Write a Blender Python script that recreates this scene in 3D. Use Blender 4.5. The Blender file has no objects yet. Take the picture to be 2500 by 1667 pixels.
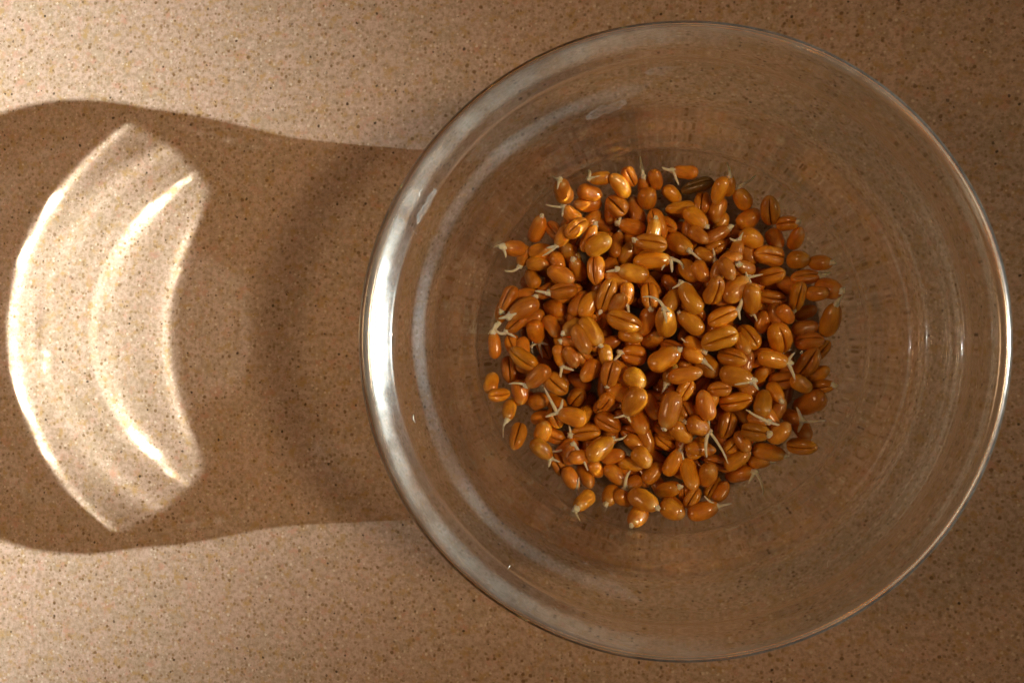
import bpy, math, random
from mathutils import Vector, Matrix, Euler, noise

U = 0.1            # scene units per centimetre
sc = bpy.context.scene
col = sc.collection
rnd = random.Random(11)
rad = math.radians

# ------------------------------------------------------------------ camera
cam = bpy.data.cameras.new('camera')
cam_o = bpy.data.objects.new('camera', cam)
col.objects.link(cam_o)
sc.camera = cam_o
cam.sensor_width = 36
cam.lens = 2070 / 2500 * 36
cam.clip_start = 0.01
cam.clip_end = 200
cam_o.location = (-0.05 * U, 0, 20.75 * U)
cam_o.rotation_euler = (0, rad(10), 0)

# ------------------------------------------------------------------ light
world = bpy.data.worlds.new('World')
sc.world = world
world.use_nodes = True
bg = world.node_tree.nodes['Background']
bg.inputs[0].default_value = (1.0, 0.70, 0.42, 1)
bg.inputs[1].default_value = 0.056

SUN_EL, SUN_AZ, SUN_D = rad(16.0), rad(-1.4), 500.0
to_sun = Vector((math.cos(SUN_EL) * math.cos(SUN_AZ), math.cos(SUN_EL) * math.sin(SUN_AZ), math.sin(SUN_EL)))
sun = bpy.data.lights.new('low_sunbeam', 'SPOT')
sun_o = bpy.data.objects.new('low_sunbeam', sun)
col.objects.link(sun_o)
sun_pos = Vector((-12, 0, 0)) + to_sun * SUN_D
sun_o.location = sun_pos * U
sun.energy = 8.8 * 4 * math.pi ** 2 * (SUN_D * U) ** 2
sun.color = (0.86, 0.97, 0.985)
sun.shadow_soft_size = 2.3 * U
half = rad(6)
sun.spot_size = 2 * half
sun.spot_blend = 0.17
edge = (Vector((-5.2, 0, 0)) - sun_pos).normalized()          # the beam's lower edge meets the counter here
side = edge.cross(Vector((0, 0, 1))).normalized()
axis = Matrix.Rotation(rad(-0.26), 3, 'Z') @ (Matrix.Rotation(half, 3, side) @ edge)
sun_o.rotation_euler = (-axis).to_track_quat('Z', 'Y').to_euler()
sun.cycles.is_caustics_light = True

win = bpy.data.lights.new('window_light', 'AREA')
win_o = bpy.data.objects.new('window_light', win)
col.objects.link(win_o)
win.shape = 'RECTANGLE'
win.size, win.size_y = 26 * U, 26 * U
WIN_EL = rad(52)
win_dir = Vector((math.cos(WIN_EL) * math.cos(rad(-2)), math.cos(WIN_EL) * math.sin(rad(-2)), math.sin(WIN_EL)))
win_o.location = win_dir * 110 * U
win_o.rotation_euler = (win_dir * 110 - Vector((-16, 1.0, 0))).to_track_quat('Z', 'Y').to_euler()   # deep window: light falls past the near edge
win.spread = rad(20)
win.energy = 13.0
win.color = (1.0, 0.71, 0.42)

fill = bpy.data.lights.new('fill_light', 'AREA')               # added fill lamp that brightens the bowl's shadow on the counter
fill_o = bpy.data.objects.new('fill_light', fill)
col.objects.link(fill_o)
fill.shape = 'RECTANGLE'
fill.size, fill.size_y = 40 * U, 50 * U
fill_pos = Vector((-80, 4, 64))
fill_o.location = fill_pos * U
fill_o.rotation_euler = (fill_pos - Vector((-15, 0, 0))).to_track_quat('Z', 'Y').to_euler()
fill.spread = rad(19)
fill.energy = 8
fill.color = (1.0, 0.62, 0.34)

vs = sc.view_settings
vs.view_transform = 'Standard'
vs.look = 'None'
vs.exposure = 0
vs.gamma = 1
cy = sc.cycles
cy.max_bounces = 20
cy.transmission_bounces = 18
cy.glossy_bounces = 8
cy.diffuse_bounces = 4
cy.transparent_max_bounces = 16
cy.caustics_refractive = True
cy.caustics_reflective = True
cy.sample_clamp_indirect = 0
cy.use_denoising = True

# ------------------------------------------------------------------ helpers
class NT:
    def __init__(s, name):
        s.m = bpy.data.materials.new(name)
        s.m.use_nodes = True
        s.t = s.m.node_tree
        s.t.nodes.clear()
        s.out = s.n('ShaderNodeOutputMaterial')
    def n(s, kind, **kw):
        nd = s.t.nodes.new(kind)
        for k, v in kw.items():
            setattr(nd, k, v)
        return nd
    def put(s, sock, v):
        if hasattr(v, 'is_linked'):
            s.t.links.new(v, sock)
        elif isinstance(v, tuple) and len(v) == 3 and sock.type == 'RGBA':
            sock.default_value = (*v, 1)
        else:
            sock.default_value = v
    def math(s, op, a, b=0.0, c=0.0, clamp=False):
        nd = s.n('ShaderNodeMath', operation=op, use_clamp=clamp)
        for i, v in enumerate((a, b, c)):
            s.put(nd.inputs[i], v)
        return nd.outputs[0]
    def ramp(s, v, lo, hi, a=0.0, b=1.0):
        nd = s.n('ShaderNodeMapRange', clamp=True, interpolation_type='SMOOTHSTEP')
        for i, x in enumerate((v, lo, hi, a, b)):
            s.put(nd.inputs[i], x)
        return nd.outputs[0]
    def mix(s, f, a, b, blend='MIX'):
        nd = s.n('ShaderNodeMix', data_type='RGBA', blend_type=blend)
        s.put(nd.inputs[0], f); s.put(nd.inputs[6], a); s.put(nd.inputs[7], b)
        return nd.outputs[2]
    def noise(s, vec, scale, detail=3, rough=0.5, out=0):
        nd = s.n('ShaderNodeTexNoise')
        s.put(nd.inputs['Vector'], vec)
        nd.inputs['Scale'].default_value = scale
        nd.inputs['Detail'].default_value = detail
        nd.inputs['Roughness'].default_value = rough
        return nd.outputs[out]
    def vor(s, vec, scale, out='Distance', feature='F1'):
        nd = s.n('ShaderNodeTexVoronoi', feature=feature)
        s.put(nd.inputs['Vector'], vec)
        nd.inputs['Scale'].default_value = scale
        return nd
    def cm(s):      # object coordinates in centimetres
        tc = s.n('ShaderNodeTexCoord')
        mp = s.n('ShaderNodeMapping')
        mp.inputs['Scale'].default_value = (1 / U,) * 3
        s.t.links.new(tc.outputs['Object'], mp.inputs['Vector'])
        return mp.outputs[0]
    def bump(s, h, strength, dist):
        nd = s.n('ShaderNodeBump')
        nd.inputs['Strength'].default_value = strength
        nd.inputs['Distance'].default_value = dist * U
        s.put(nd.inputs['Height'], h)
        return nd.outputs[0]
    def done(s, shader):
        s.t.links.new(shader, s.out.inputs['Surface'])
        return s.m

def mesh_data(name, verts, faces, mat, smooth=True, scale=U):
    me = bpy.data.meshes.new(name)
    me.from_pydata([(x * scale, y * scale, z * scale) for x, y, z in verts], [], faces)
    me.update()
    if smooth:
        me.polygons.foreach_set('use_smooth', [True] * len(me.polygons))
    me.materials.append(mat)
    return me

def link(name, data, parent=None, loc=None):
    o = bpy.data.objects.new(name, data)
    col.objects.link(o)
    if parent:
        o.parent = parent
    if loc is not None:
        o.location = loc
    return o

def tag(o, label, cat, group=None):
    o['label'] = label
    o['category'] = cat
    if group:
        o['group'] = group
    return o

# ------------------------------------------------------------------ materials
def mat_counter():
    t = NT('speckled_counter')
    p = t.cm()
    big = t.noise(p, 0.35, 3, 0.55)
    mid = t.noise(p, 2.0, 4, 0.65)
    fine = t.noise(p, 8.0, 4, 0.7)
    c = t.mix(t.ramp(mid, 0.36, 0.64), (0.575, 0.40, 0.305), (0.48, 0.345, 0.24))
    c = t.mix(t.ramp(big, 0.4, 0.65, 0, 0.6), c, (0.56, 0.37, 0.28))
    c = t.mix(t.ramp(fine, 0.40, 0.66, 0, 0.66), c, (0.31, 0.20, 0.12))
    c = t.mix(t.ramp(t.noise(p, 3.4, 4, 0.7), 0.51, 0.66, 0, 0.8), c, (0.44, 0.26, 0.095))
    c = t.mix(t.ramp(t.noise(p, 2.7, 4, 0.7), 0.54, 0.70, 0, 0.75), c, (0.52, 0.265, 0.175))
    # small brown grains, then larger near-black ones
    for sc_, r0, r1, colr, keep in ((8.5, 0.12, 0.42, (0.66, 0.52, 0.39), 0.5), (9.0, 0.18, 0.52, (0.29, 0.175, 0.085), 0.35), (5.6, 0.12, 0.36, (0.21, 0.115, 0.05), 0.45), (3.9, 0.08, 0.19, (0.08, 0.043, 0.02), 0.10)):
        warp = t.n('ShaderNodeVectorMath', operation='MULTIPLY_ADD')
        t.put(warp.inputs[0], t.noise(p, sc_ * 2.2, 2, 0.5, 1)); warp.inputs[1].default_value = (0.25 / sc_,) * 3; t.put(warp.inputs[2], p)
        v = t.vor(warp.outputs[0], sc_)
        sep = t.n('ShaderNodeSeparateColor'); t.put(sep.inputs[0], v.outputs['Color'])
        size = t.ramp(sep.outputs[0], keep, 1.0, 0.0, 1.0)
        rr = t.math('MULTIPLY_ADD', size, r1 - r0, r0)
        spot = t.math('SUBTRACT', 1.0, t.math('DIVIDE', v.outputs['Distance'], rr), clamp=True)
        spot = t.ramp(spot, 0.0, 0.45)
        on = t.math('GREATER_THAN', sep.outputs[0], keep)
        c = t.mix(t.math('MULTIPLY', t.math('MULTIPLY', spot, on), t.ramp(sep.outputs[1], 0, 1, 0.45, 1.0)), c, colr)
    b = t.n('ShaderNodeBsdfPrincipled')
    t.put(b.inputs['Base Color'], c)
    t.put(b.inputs['Roughness'], t.ramp(fine, 0.3, 0.7, 0.48, 0.62))
    b.inputs['Specular IOR Level'].default_value = 0.35
    t.put(b.inputs['Normal'], t.bump(t.math('ADD', fine, t.noise(p, 22, 2)), 0.16, 0.02))
    return t.done(b.outputs[0])

def mat_glass():
    t = NT('bowl_glass')
    p = t.cm()
    g = t.n('ShaderNodeBsdfGlass', distribution='GGX')
    g.inputs['Color'].default_value = (0.992, 0.997, 0.985, 1)
    g.inputs['Roughness'].default_value = 0.045
    g.inputs['IOR'].default_value = 1.48
    # grease haze kept to the lip, where it paints in the bright rim band
    st = t.n('ShaderNodeVectorMath', operation='MULTIPLY'); t.put(st.inputs[0], p); st.inputs[1].default_value = (1, 1, 5)
    sep = t.n('ShaderNodeSeparateXYZ'); t.put(sep.inputs[0], p)
    lip = t.ramp(sep.outputs[2], 4.42, 4.56, 0.18, 1.0)
    lip = t.math('MULTIPLY', lip, t.ramp(sep.outputs[2], 4.17, 4.26))
    haze = t.math('MULTIPLY', lip, t.ramp(t.noise(p, 2.2, 6, 0.7), 0.30, 0.75, 0.045, 0.115))
    spots = t.vor(p, 7.0).outputs['Distance']
    haze = t.math('ADD', haze, t.math('MULTIPLY', lip, t.ramp(spots, 0.02, 0.09, 0.08, 0.0)))
    gl = t.n('ShaderNodeBsdfAnisotropic', distribution='GGX')
    gl.inputs['Color'].default_value = (1, 0.96, 0.88, 1)
    gl.inputs['Roughness'].default_value = 0.28
    df = t.n('ShaderNodeBsdfDiffuse'); df.inputs['Color'].default_value = (0.8, 0.74, 0.62, 1)
    mx = t.n('ShaderNodeMixShader'); mx.inputs[0].default_value = 0.4
    t.put(mx.inputs[1], gl.outputs[0]); t.put(mx.inputs[2], df.outputs[0])
    m2 = t.n('ShaderNodeMixShader')
    t.put(m2.inputs[0], haze); t.put(m2.inputs[1], g.outputs[0]); t.put(m2.inputs[2], mx.outputs[0])
    return t.done(m2.outputs[0])

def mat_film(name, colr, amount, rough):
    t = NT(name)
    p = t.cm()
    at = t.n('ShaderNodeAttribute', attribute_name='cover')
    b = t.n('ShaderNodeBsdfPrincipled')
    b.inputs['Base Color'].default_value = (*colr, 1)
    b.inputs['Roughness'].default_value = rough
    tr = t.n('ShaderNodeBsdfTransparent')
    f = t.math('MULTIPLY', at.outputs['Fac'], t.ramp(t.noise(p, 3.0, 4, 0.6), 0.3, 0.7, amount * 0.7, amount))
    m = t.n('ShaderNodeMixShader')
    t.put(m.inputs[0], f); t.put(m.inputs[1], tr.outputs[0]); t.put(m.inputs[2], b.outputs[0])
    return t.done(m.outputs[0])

def mat_grain(name, light, deep, germ):
    t = NT(name)
    tc = t.n('ShaderNodeTexCoord')
    p = tc.outputs['Object']
    inf = t.n('ShaderNodeObjectInfo')
    rn = inf.outputs['Random']
    off = t.n('ShaderNodeVectorMath', operation='ADD'); t.put(off.inputs[0], p)
    cmb = t.n('ShaderNodeCombineXYZ')
    for i in range(3): t.put(cmb.inputs[i], t.math('MULTIPLY', rn, 37.0 + 11 * i))
    t.put(off.inputs[1], cmb.outputs[0])
    q = off.outputs[0]
    st = t.n('ShaderNodeVectorMath', operation='MULTIPLY'); t.put(st.inputs[0], q); st.inputs[1].default_value = (0.6, 3.2, 3.2)
    c = t.mix(t.ramp(t.noise(q, 1.3, 3), 0.3, 0.7), light, deep)
    c = t.mix(t.ramp(t.noise(st.outputs[0], 2.4, 4, 0.65), 0.45, 0.8, 0, 0.35), c, tuple(v * 0.55 for v in deep))
    hsv = t.n('ShaderNodeHueSaturation')
    t.put(hsv.inputs['Color'], c)
    t.put(hsv.inputs['Hue'], t.math('MULTIPLY_ADD', t.math('FRACT', t.math('MULTIPLY', rn, 7.31)), 0.016, 0.495))
    t.put(hsv.inputs['Value'], t.math('MULTIPLY_ADD', t.math('FRACT', t.math('MULTIPLY', rn, 3.77)), 0.5, 0.78))
    c = t.mix(t.ramp(t.noise(q, 2.0, 4, 0.7), 0.62, 0.78, 0, 0.45), hsv.outputs[0], germ)
    c = t.mix(t.ramp(t.noise(q, 9.0, 2, 0.5), 0.68, 0.76, 0, 0.5), c, (0.22, 0.06, 0.01))
    cr = t.n('ShaderNodeAttribute', attribute_name='crease')
    c = t.mix(t.math('MULTIPLY', cr.outputs['Fac'], 0.45), c, (0.20, 0.05, 0.006))
    ge = t.n('ShaderNodeAttribute', attribute_name='germ')
    c = t.mix(t.math('MULTIPLY', ge.outputs['Fac'], 0.6), c, germ)
    b = t.n('ShaderNodeBsdfPrincipled')
    t.put(b.inputs['Base Color'], c)
    t.put(b.inputs['Roughness'], t.ramp(t.noise(q, 5, 3), 0.3, 0.7, 0.36, 0.52))
    b.inputs['Specular IOR Level'].default_value = 0.35
    b.inputs['Subsurface Weight'].default_value = 0.18
    b.inputs['Subsurface Radius'].default_value = (1.0, 0.42, 0.10)
    b.inputs['Subsurface Scale'].default_value = 0.09 * U
    b.inputs['Coat Weight'].default_value = 1.0
    t.put(b.inputs['Coat Roughness'], t.ramp(t.noise(q, 3, 4, 0.7), 0.3, 0.7, 0.04, 0.20))
    t.put(b.inputs['Normal'], t.bump(t.math('ADD', t.noise(st.outputs[0], 6, 5, 0.65), t.math('MULTIPLY', t.noise(q, 2.2, 3), 1.2)), 0.45, 0.018))
    return t.done(b.outputs[0])

def mat_sprout():
    t = NT('sprout_white')
    p = t.cm()
    b = t.n('ShaderNodeBsdfPrincipled')
    t.put(b.inputs['Base Color'], t.mix(t.ramp(t.noise(p, 9, 3), 0.35, 0.7), (0.98, 0.92, 0.74), (0.94, 0.82, 0.54)))
    b.inputs['Roughness'].default_value = 0.38
    b.inputs['Subsurface Weight'].default_value = 0.5
    b.inputs['Subsurface Radius'].default_value = (1, 0.8, 0.45)
    b.inputs['Subsurface Scale'].default_value = 0.05 * U
    return t.done(b.outputs[0])

M_counter = mat_counter()
M_glass = mat_glass()
M_grain = mat_grain('amber_grain', (0.82, 0.305, 0.012), (0.63, 0.188, 0.006), (0.82, 0.54, 0.18))
M_olive = mat_grain('olive_grain', (0.20, 0.11, 0.022), (0.12, 0.06, 0.012), (0.35, 0.22, 0.08))
M_sprout = mat_sprout()
M_film = mat_film('milky_water', (0.58, 0.48, 0.34), 0.42, 0.12)
M_ring = mat_film('residue_sheen', (0.82, 0.80, 0.74), 0.045, 0.4)
M_mark = mat_film('dried_water', (0.80, 0.78, 0.72), 0.055, 0.35)
td = NT('lint'); bd = td.n('ShaderNodeBsdfPrincipled'); bd.inputs['Base Color'].default_value = (0.85, 0.80, 0.70, 1); bd.inputs['Roughness'].default_value = 0.5
M_lint = td.done(bd.outputs[0])

# ------------------------------------------------------------------ counter
def slab(x0, x1, y0, y1, z0, z1):
    v = [(x, y, z) for z in (z0, z1) for y in (y0, y1) for x in (x0, x1)]
    f = [(0, 2, 3, 1), (4, 5, 7, 6), (0, 1, 5, 4), (2, 6, 7, 3), (0, 4, 6, 2), (1, 3, 7, 5)]
    return v, f
cv, cf = slab(-60, 60, -45, 45, -3, 0)
counter = link('countertop', mesh_data('countertop', cv, cf, M_counter, False))
counter['kind'] = 'structure'
counter.cycles.is_caustics_receiver = True

# ------------------------------------------------------------------ glass bowl
PROFILE = [(0,0.03),(2.2,0.03),(3.12,0.0212),(3.20998,0.02285),(3.29995,0.0254),(3.38981,0.03034),(3.47928,0.03989),(3.56768,0.05661),(3.65378,0.08264),(3.7361,0.11887),(3.81342,0.16483),(3.8851,0.21918),(3.95108,0.28034),(4.01169,0.34685),(4.0675,0.41744),(4.11922,0.49108),(4.16753,0.56701),(4.21291,0.64472),(4.25562,0.72394),(4.29574,0.8045),(4.33341,0.88623),(4.36884,0.96896),(4.40229,1.05251),(4.43396,1.13675),(4.46391,1.22162),(4.49211,1.30709),(4.51866,1.39308),(4.54378,1.4795),(4.56789,1.56622),(4.59139,1.65309),(4.61457,1.74006),(4.63755,1.82707),(4.66037,1.91413),(4.6833,2.00116),(4.70691,2.08801),(4.7318,2.1745),(4.75829,2.26051),(4.78629,2.34604),(4.81538,2.43121),(4.84505,2.51618),(4.87485,2.6011),(4.90485,2.68596),(4.93579,2.77047),(4.96894,2.85414),(5.00574,2.93626),(5.04721,3.01612),(5.09363,3.0932),(5.14436,3.16753),(5.19821,3.23964),(5.25388,3.31036),(5.31037,3.38042),(5.36718,3.45022),(5.42415,3.5199),(5.48099,3.58968),(5.53687,3.66023),(5.59042,3.73255),(5.64021,3.80751),(5.68542,3.88531),(5.72642,3.96542),(5.76486,4.0468),(5.80335,4.12815),(5.8444,4.20824),(5.88825,4.28683),(5.93112,4.36596),(6.00113,4.452),(6.01575,4.5262),(6.01087,4.5898),(5.95725,4.6746),(5.8695,4.717),(5.78175,4.7011),(5.694,4.6216),(5.60625,4.5209),(5.52825,4.4255),(5.46,4.3619),(5.41612,4.3195),(5.4015,4.2771),(5.4132,4.23788),(5.40637,4.2029),(5.36323,4.155),(5.33345,4.105),(5.30267,4.055),(5.27004,4.005),(5.23491,3.955),(5.19702,3.905),(5.15657,3.855),(5.1141,3.805),(5.07041,3.755),(5.02629,3.705),(4.98226,3.655),(4.93858,3.605),(4.89537,3.555),(4.85273,3.505),(4.81094,3.455),(4.77038,3.405),(4.73154,3.355),(4.69485,3.305),(4.66065,3.255),(4.629,3.205),(4.59993,3.155),(4.57351,3.105),(4.54945,3.055),(4.52741,3.005),(4.50707,2.955),(4.48812,2.905),(4.47024,2.855),(4.4531,2.805),(4.43645,2.755),(4.42013,2.705),(4.40404,2.655),(4.3882,2.605),(4.37268,2.555),(4.35757,2.505),(4.34298,2.455),(4.32904,2.405),(4.31584,2.355),(4.30347,2.305),(4.29197,2.255),(4.28136,2.205),(4.27161,2.155),(4.26268,2.105),(4.25429,2.055),(4.24525,2.005),(4.23408,1.955),(4.21984,1.905),(4.20144,1.855),(4.17793,1.805),(4.12793,1.67),(4.04793,1.5),(3.93793,1.26),(3.81793,1.04),(3.64793,0.82),(3.41793,0.64),(3.1,0.5),(2.6,0.44),(1.5,0.42),(0,0.42)]

def spline(pts, n):
    P = [pts[0]] + pts + [pts[-1]]
    out = []
    for i in range(1, len(P) - 2):
        for k in range(n):
            t = k / n
            out.append(tuple(.5 * (2 * b + (c - a) * t + (2 * a - 5 * b + 4 * c - d) * t * t + (-a + 3 * b - 3 * c + d) * t ** 3)
                             for a, b, c, d in zip(P[i - 1], P[i], P[i + 1], P[i + 2])))
    out.append(pts[-1])
    return out

def lathe(prof, n):
    v = [(0, 0, prof[0][1])]
    top = max(range(len(prof)), key=lambda i: prof[i][1])
    for i, (r, z) in enumerate(prof[1:-1]):
        for k in range(n):                                   # pressed glass is never quite round
            a = 2 * math.pi * (k + 0.37) / n
            w = r * (1 + (0.0016 * math.sin(2 * a + 0.7) + 0.0005 * math.sin(7 * a) if i < top else 0.0012 * math.sin(3 * a + 2.1) + 0.0005 * math.sin(9 * a + 1)))
            v.append((w * math.cos(a), w * math.sin(a), z))
    v.append((0, 0, prof[-1][1]))
    m = len(prof) - 2
    f = [(0, 1 + (k + 1) % n, 1 + k) for k in range(n)]
    for i in range(m - 1):
        for k in range(n):
            a, b = 1 + i * n + k, 1 + i * n + (k + 1) % n
            f.append((a, b, b + n, a + n))
    f += [(len(v) - 1, 1 + (m - 1) * n + k, 1 + (m - 1) * n + (k + 1) % n) for k in range(n)]
    return v, f

prof = spline(PROFILE, 2)
bv, bf = lathe(prof, 256)
bowl = link('glass_bowl', mesh_data('glass_bowl', bv, bf, M_glass))
tag(bowl, 'clear round glass bowl standing on the speckled counter, holding sprouted wheat', 'bowl')
bowl.cycles.is_caustics_caster = True

itop = max(range(len(PROFILE)), key=lambda i: PROFILE[i][1])
inner = sorted([(z, r) for r, z in PROFILE[itop:]])
inner_r = sorted([(r, z) for r, z in PROFILE[itop:]])
def interp(tab, x):
    if x <= tab[0][0]: return tab[0][1]
    for (a, b), (c, d) in zip(tab, tab[1:]):
        if x <= c:
            return b + (d - b) * (x - a) / max(c - a, 1e-9)
    return tab[-1][1]
def wall_r(z): return interp(inner, z)
def floor_z(r): return interp(inner_r, r)

# dried water marks on the inside of the glass: angle (image sense, degrees), span, height, tall
def cover_attr(me, vals):
    a = me.attributes.new('cover', 'FLOAT', 'POINT')
    a.data.foreach_set('value', vals)
MARKS = [(-78, 10, 3.7, 0.24), (-98, 6, 3.4, 0.26), (-62, 6, 3.6, 0.26), (52, 4, 3.6, 0.30), (64, 3, 3.85, 0.22), (88, 6, 4.0, 0.16),
         (104, 5, 3.5, 0.16), (150, 4, 4.3, 0.16)]
for i, (a0, span, z0, tall) in enumerate(MARKS):
    na, nr = 48, 7
    vv, ff, cc = [], [], []
    for k in range(nr + 1):
        for j in range(na):
            ph, q = 2 * math.pi * j / na, k / nr
            cs, sn = math.cos(ph), math.sin(ph)
            sq = (abs(cs) ** 3 + abs(sn) ** 3) ** (-1 / 3)
            wob = q * sq * (1 + 0.22 * noise.noise(Vector((cs * 2.2, sn * 2.2, i * 3.7))))
            a = rad(a0 + wob * cs * span)
            z = z0 + wob * sn * tall / 2 + 0.05 * noise.noise(Vector((cs * 3 * q, i * 2.1, 0)))
            r = wall_r(z) - 0.014
            vv.append((r * math.cos(a), r * math.sin(a), z + 0.008))
            cc.append(1.0 if k >= nr - 1 else 0.45)
    for k in range(nr):
        for j in range(na):
            a, b = k * na + j, k * na + (j + 1) % na
            ff.append((a, b, b + na, a + na))
    me = mesh_data('water_mark', vv, ff, M_mark)
    cover_attr(me, cc)
    link('water_mark', me, bowl)

# faint ring round the inside wall: water-line residue with a reflection painted in
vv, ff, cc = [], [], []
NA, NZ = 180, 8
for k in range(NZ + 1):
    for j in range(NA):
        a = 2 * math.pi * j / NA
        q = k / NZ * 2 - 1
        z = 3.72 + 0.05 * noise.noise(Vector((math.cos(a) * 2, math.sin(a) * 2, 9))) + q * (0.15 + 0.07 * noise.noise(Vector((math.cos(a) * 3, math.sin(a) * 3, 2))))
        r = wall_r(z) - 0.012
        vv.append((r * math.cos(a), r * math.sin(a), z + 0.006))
        gap = min(1.0, max(0.0, (abs(math.degrees(math.atan2(math.sin(a), math.cos(a)))) - 50) / 20))   # left open on the right so sunlight passes to the kernels
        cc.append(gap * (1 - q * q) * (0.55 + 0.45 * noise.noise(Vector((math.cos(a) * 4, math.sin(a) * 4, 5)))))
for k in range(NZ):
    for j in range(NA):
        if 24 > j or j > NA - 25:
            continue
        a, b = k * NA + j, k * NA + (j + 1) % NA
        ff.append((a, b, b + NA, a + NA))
me = mesh_data('residue_sheen_ring', vv, ff, M_ring)
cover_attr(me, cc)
link('residue_sheen_ring', me, bowl)

# ------------------------------------------------------------------ milky water film under the wheat
vv, ff, cc = [], [], []
NA, NR = 120, 22
for k in range(NR + 1):
    for j in range(NA):
        a = 2 * math.pi * j / NA
        R = 3.62 + 0.42 * noise.noise(Vector((math.cos(a) * 1.6, math.sin(a) * 1.6, 4.2))) + 0.18 * noise.noise(Vector((math.cos(a) * 5, math.sin(a) * 5, 1.2)))
        r = R * k / NR
        x, y = r * math.cos(a) - 0.12, r * math.sin(a)
        vv.append((x, y, floor_z(math.hypot(x, y)) + 0.02))
        cc.append(min(1, (1 - k / NR) / 0.12))
for k in range(NR):
    for j in range(NA):
        a, b = k * NA + j, k * NA + (j + 1) % NA
        ff.append((a, b, b + NA, a + NA))
me = mesh_data('water_film', vv, ff, M_film)
cover_attr(me, cc)
film = link('water_film', me)
tag(film, 'thin milky film of water under and around the wheat pile', 'water')

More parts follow.
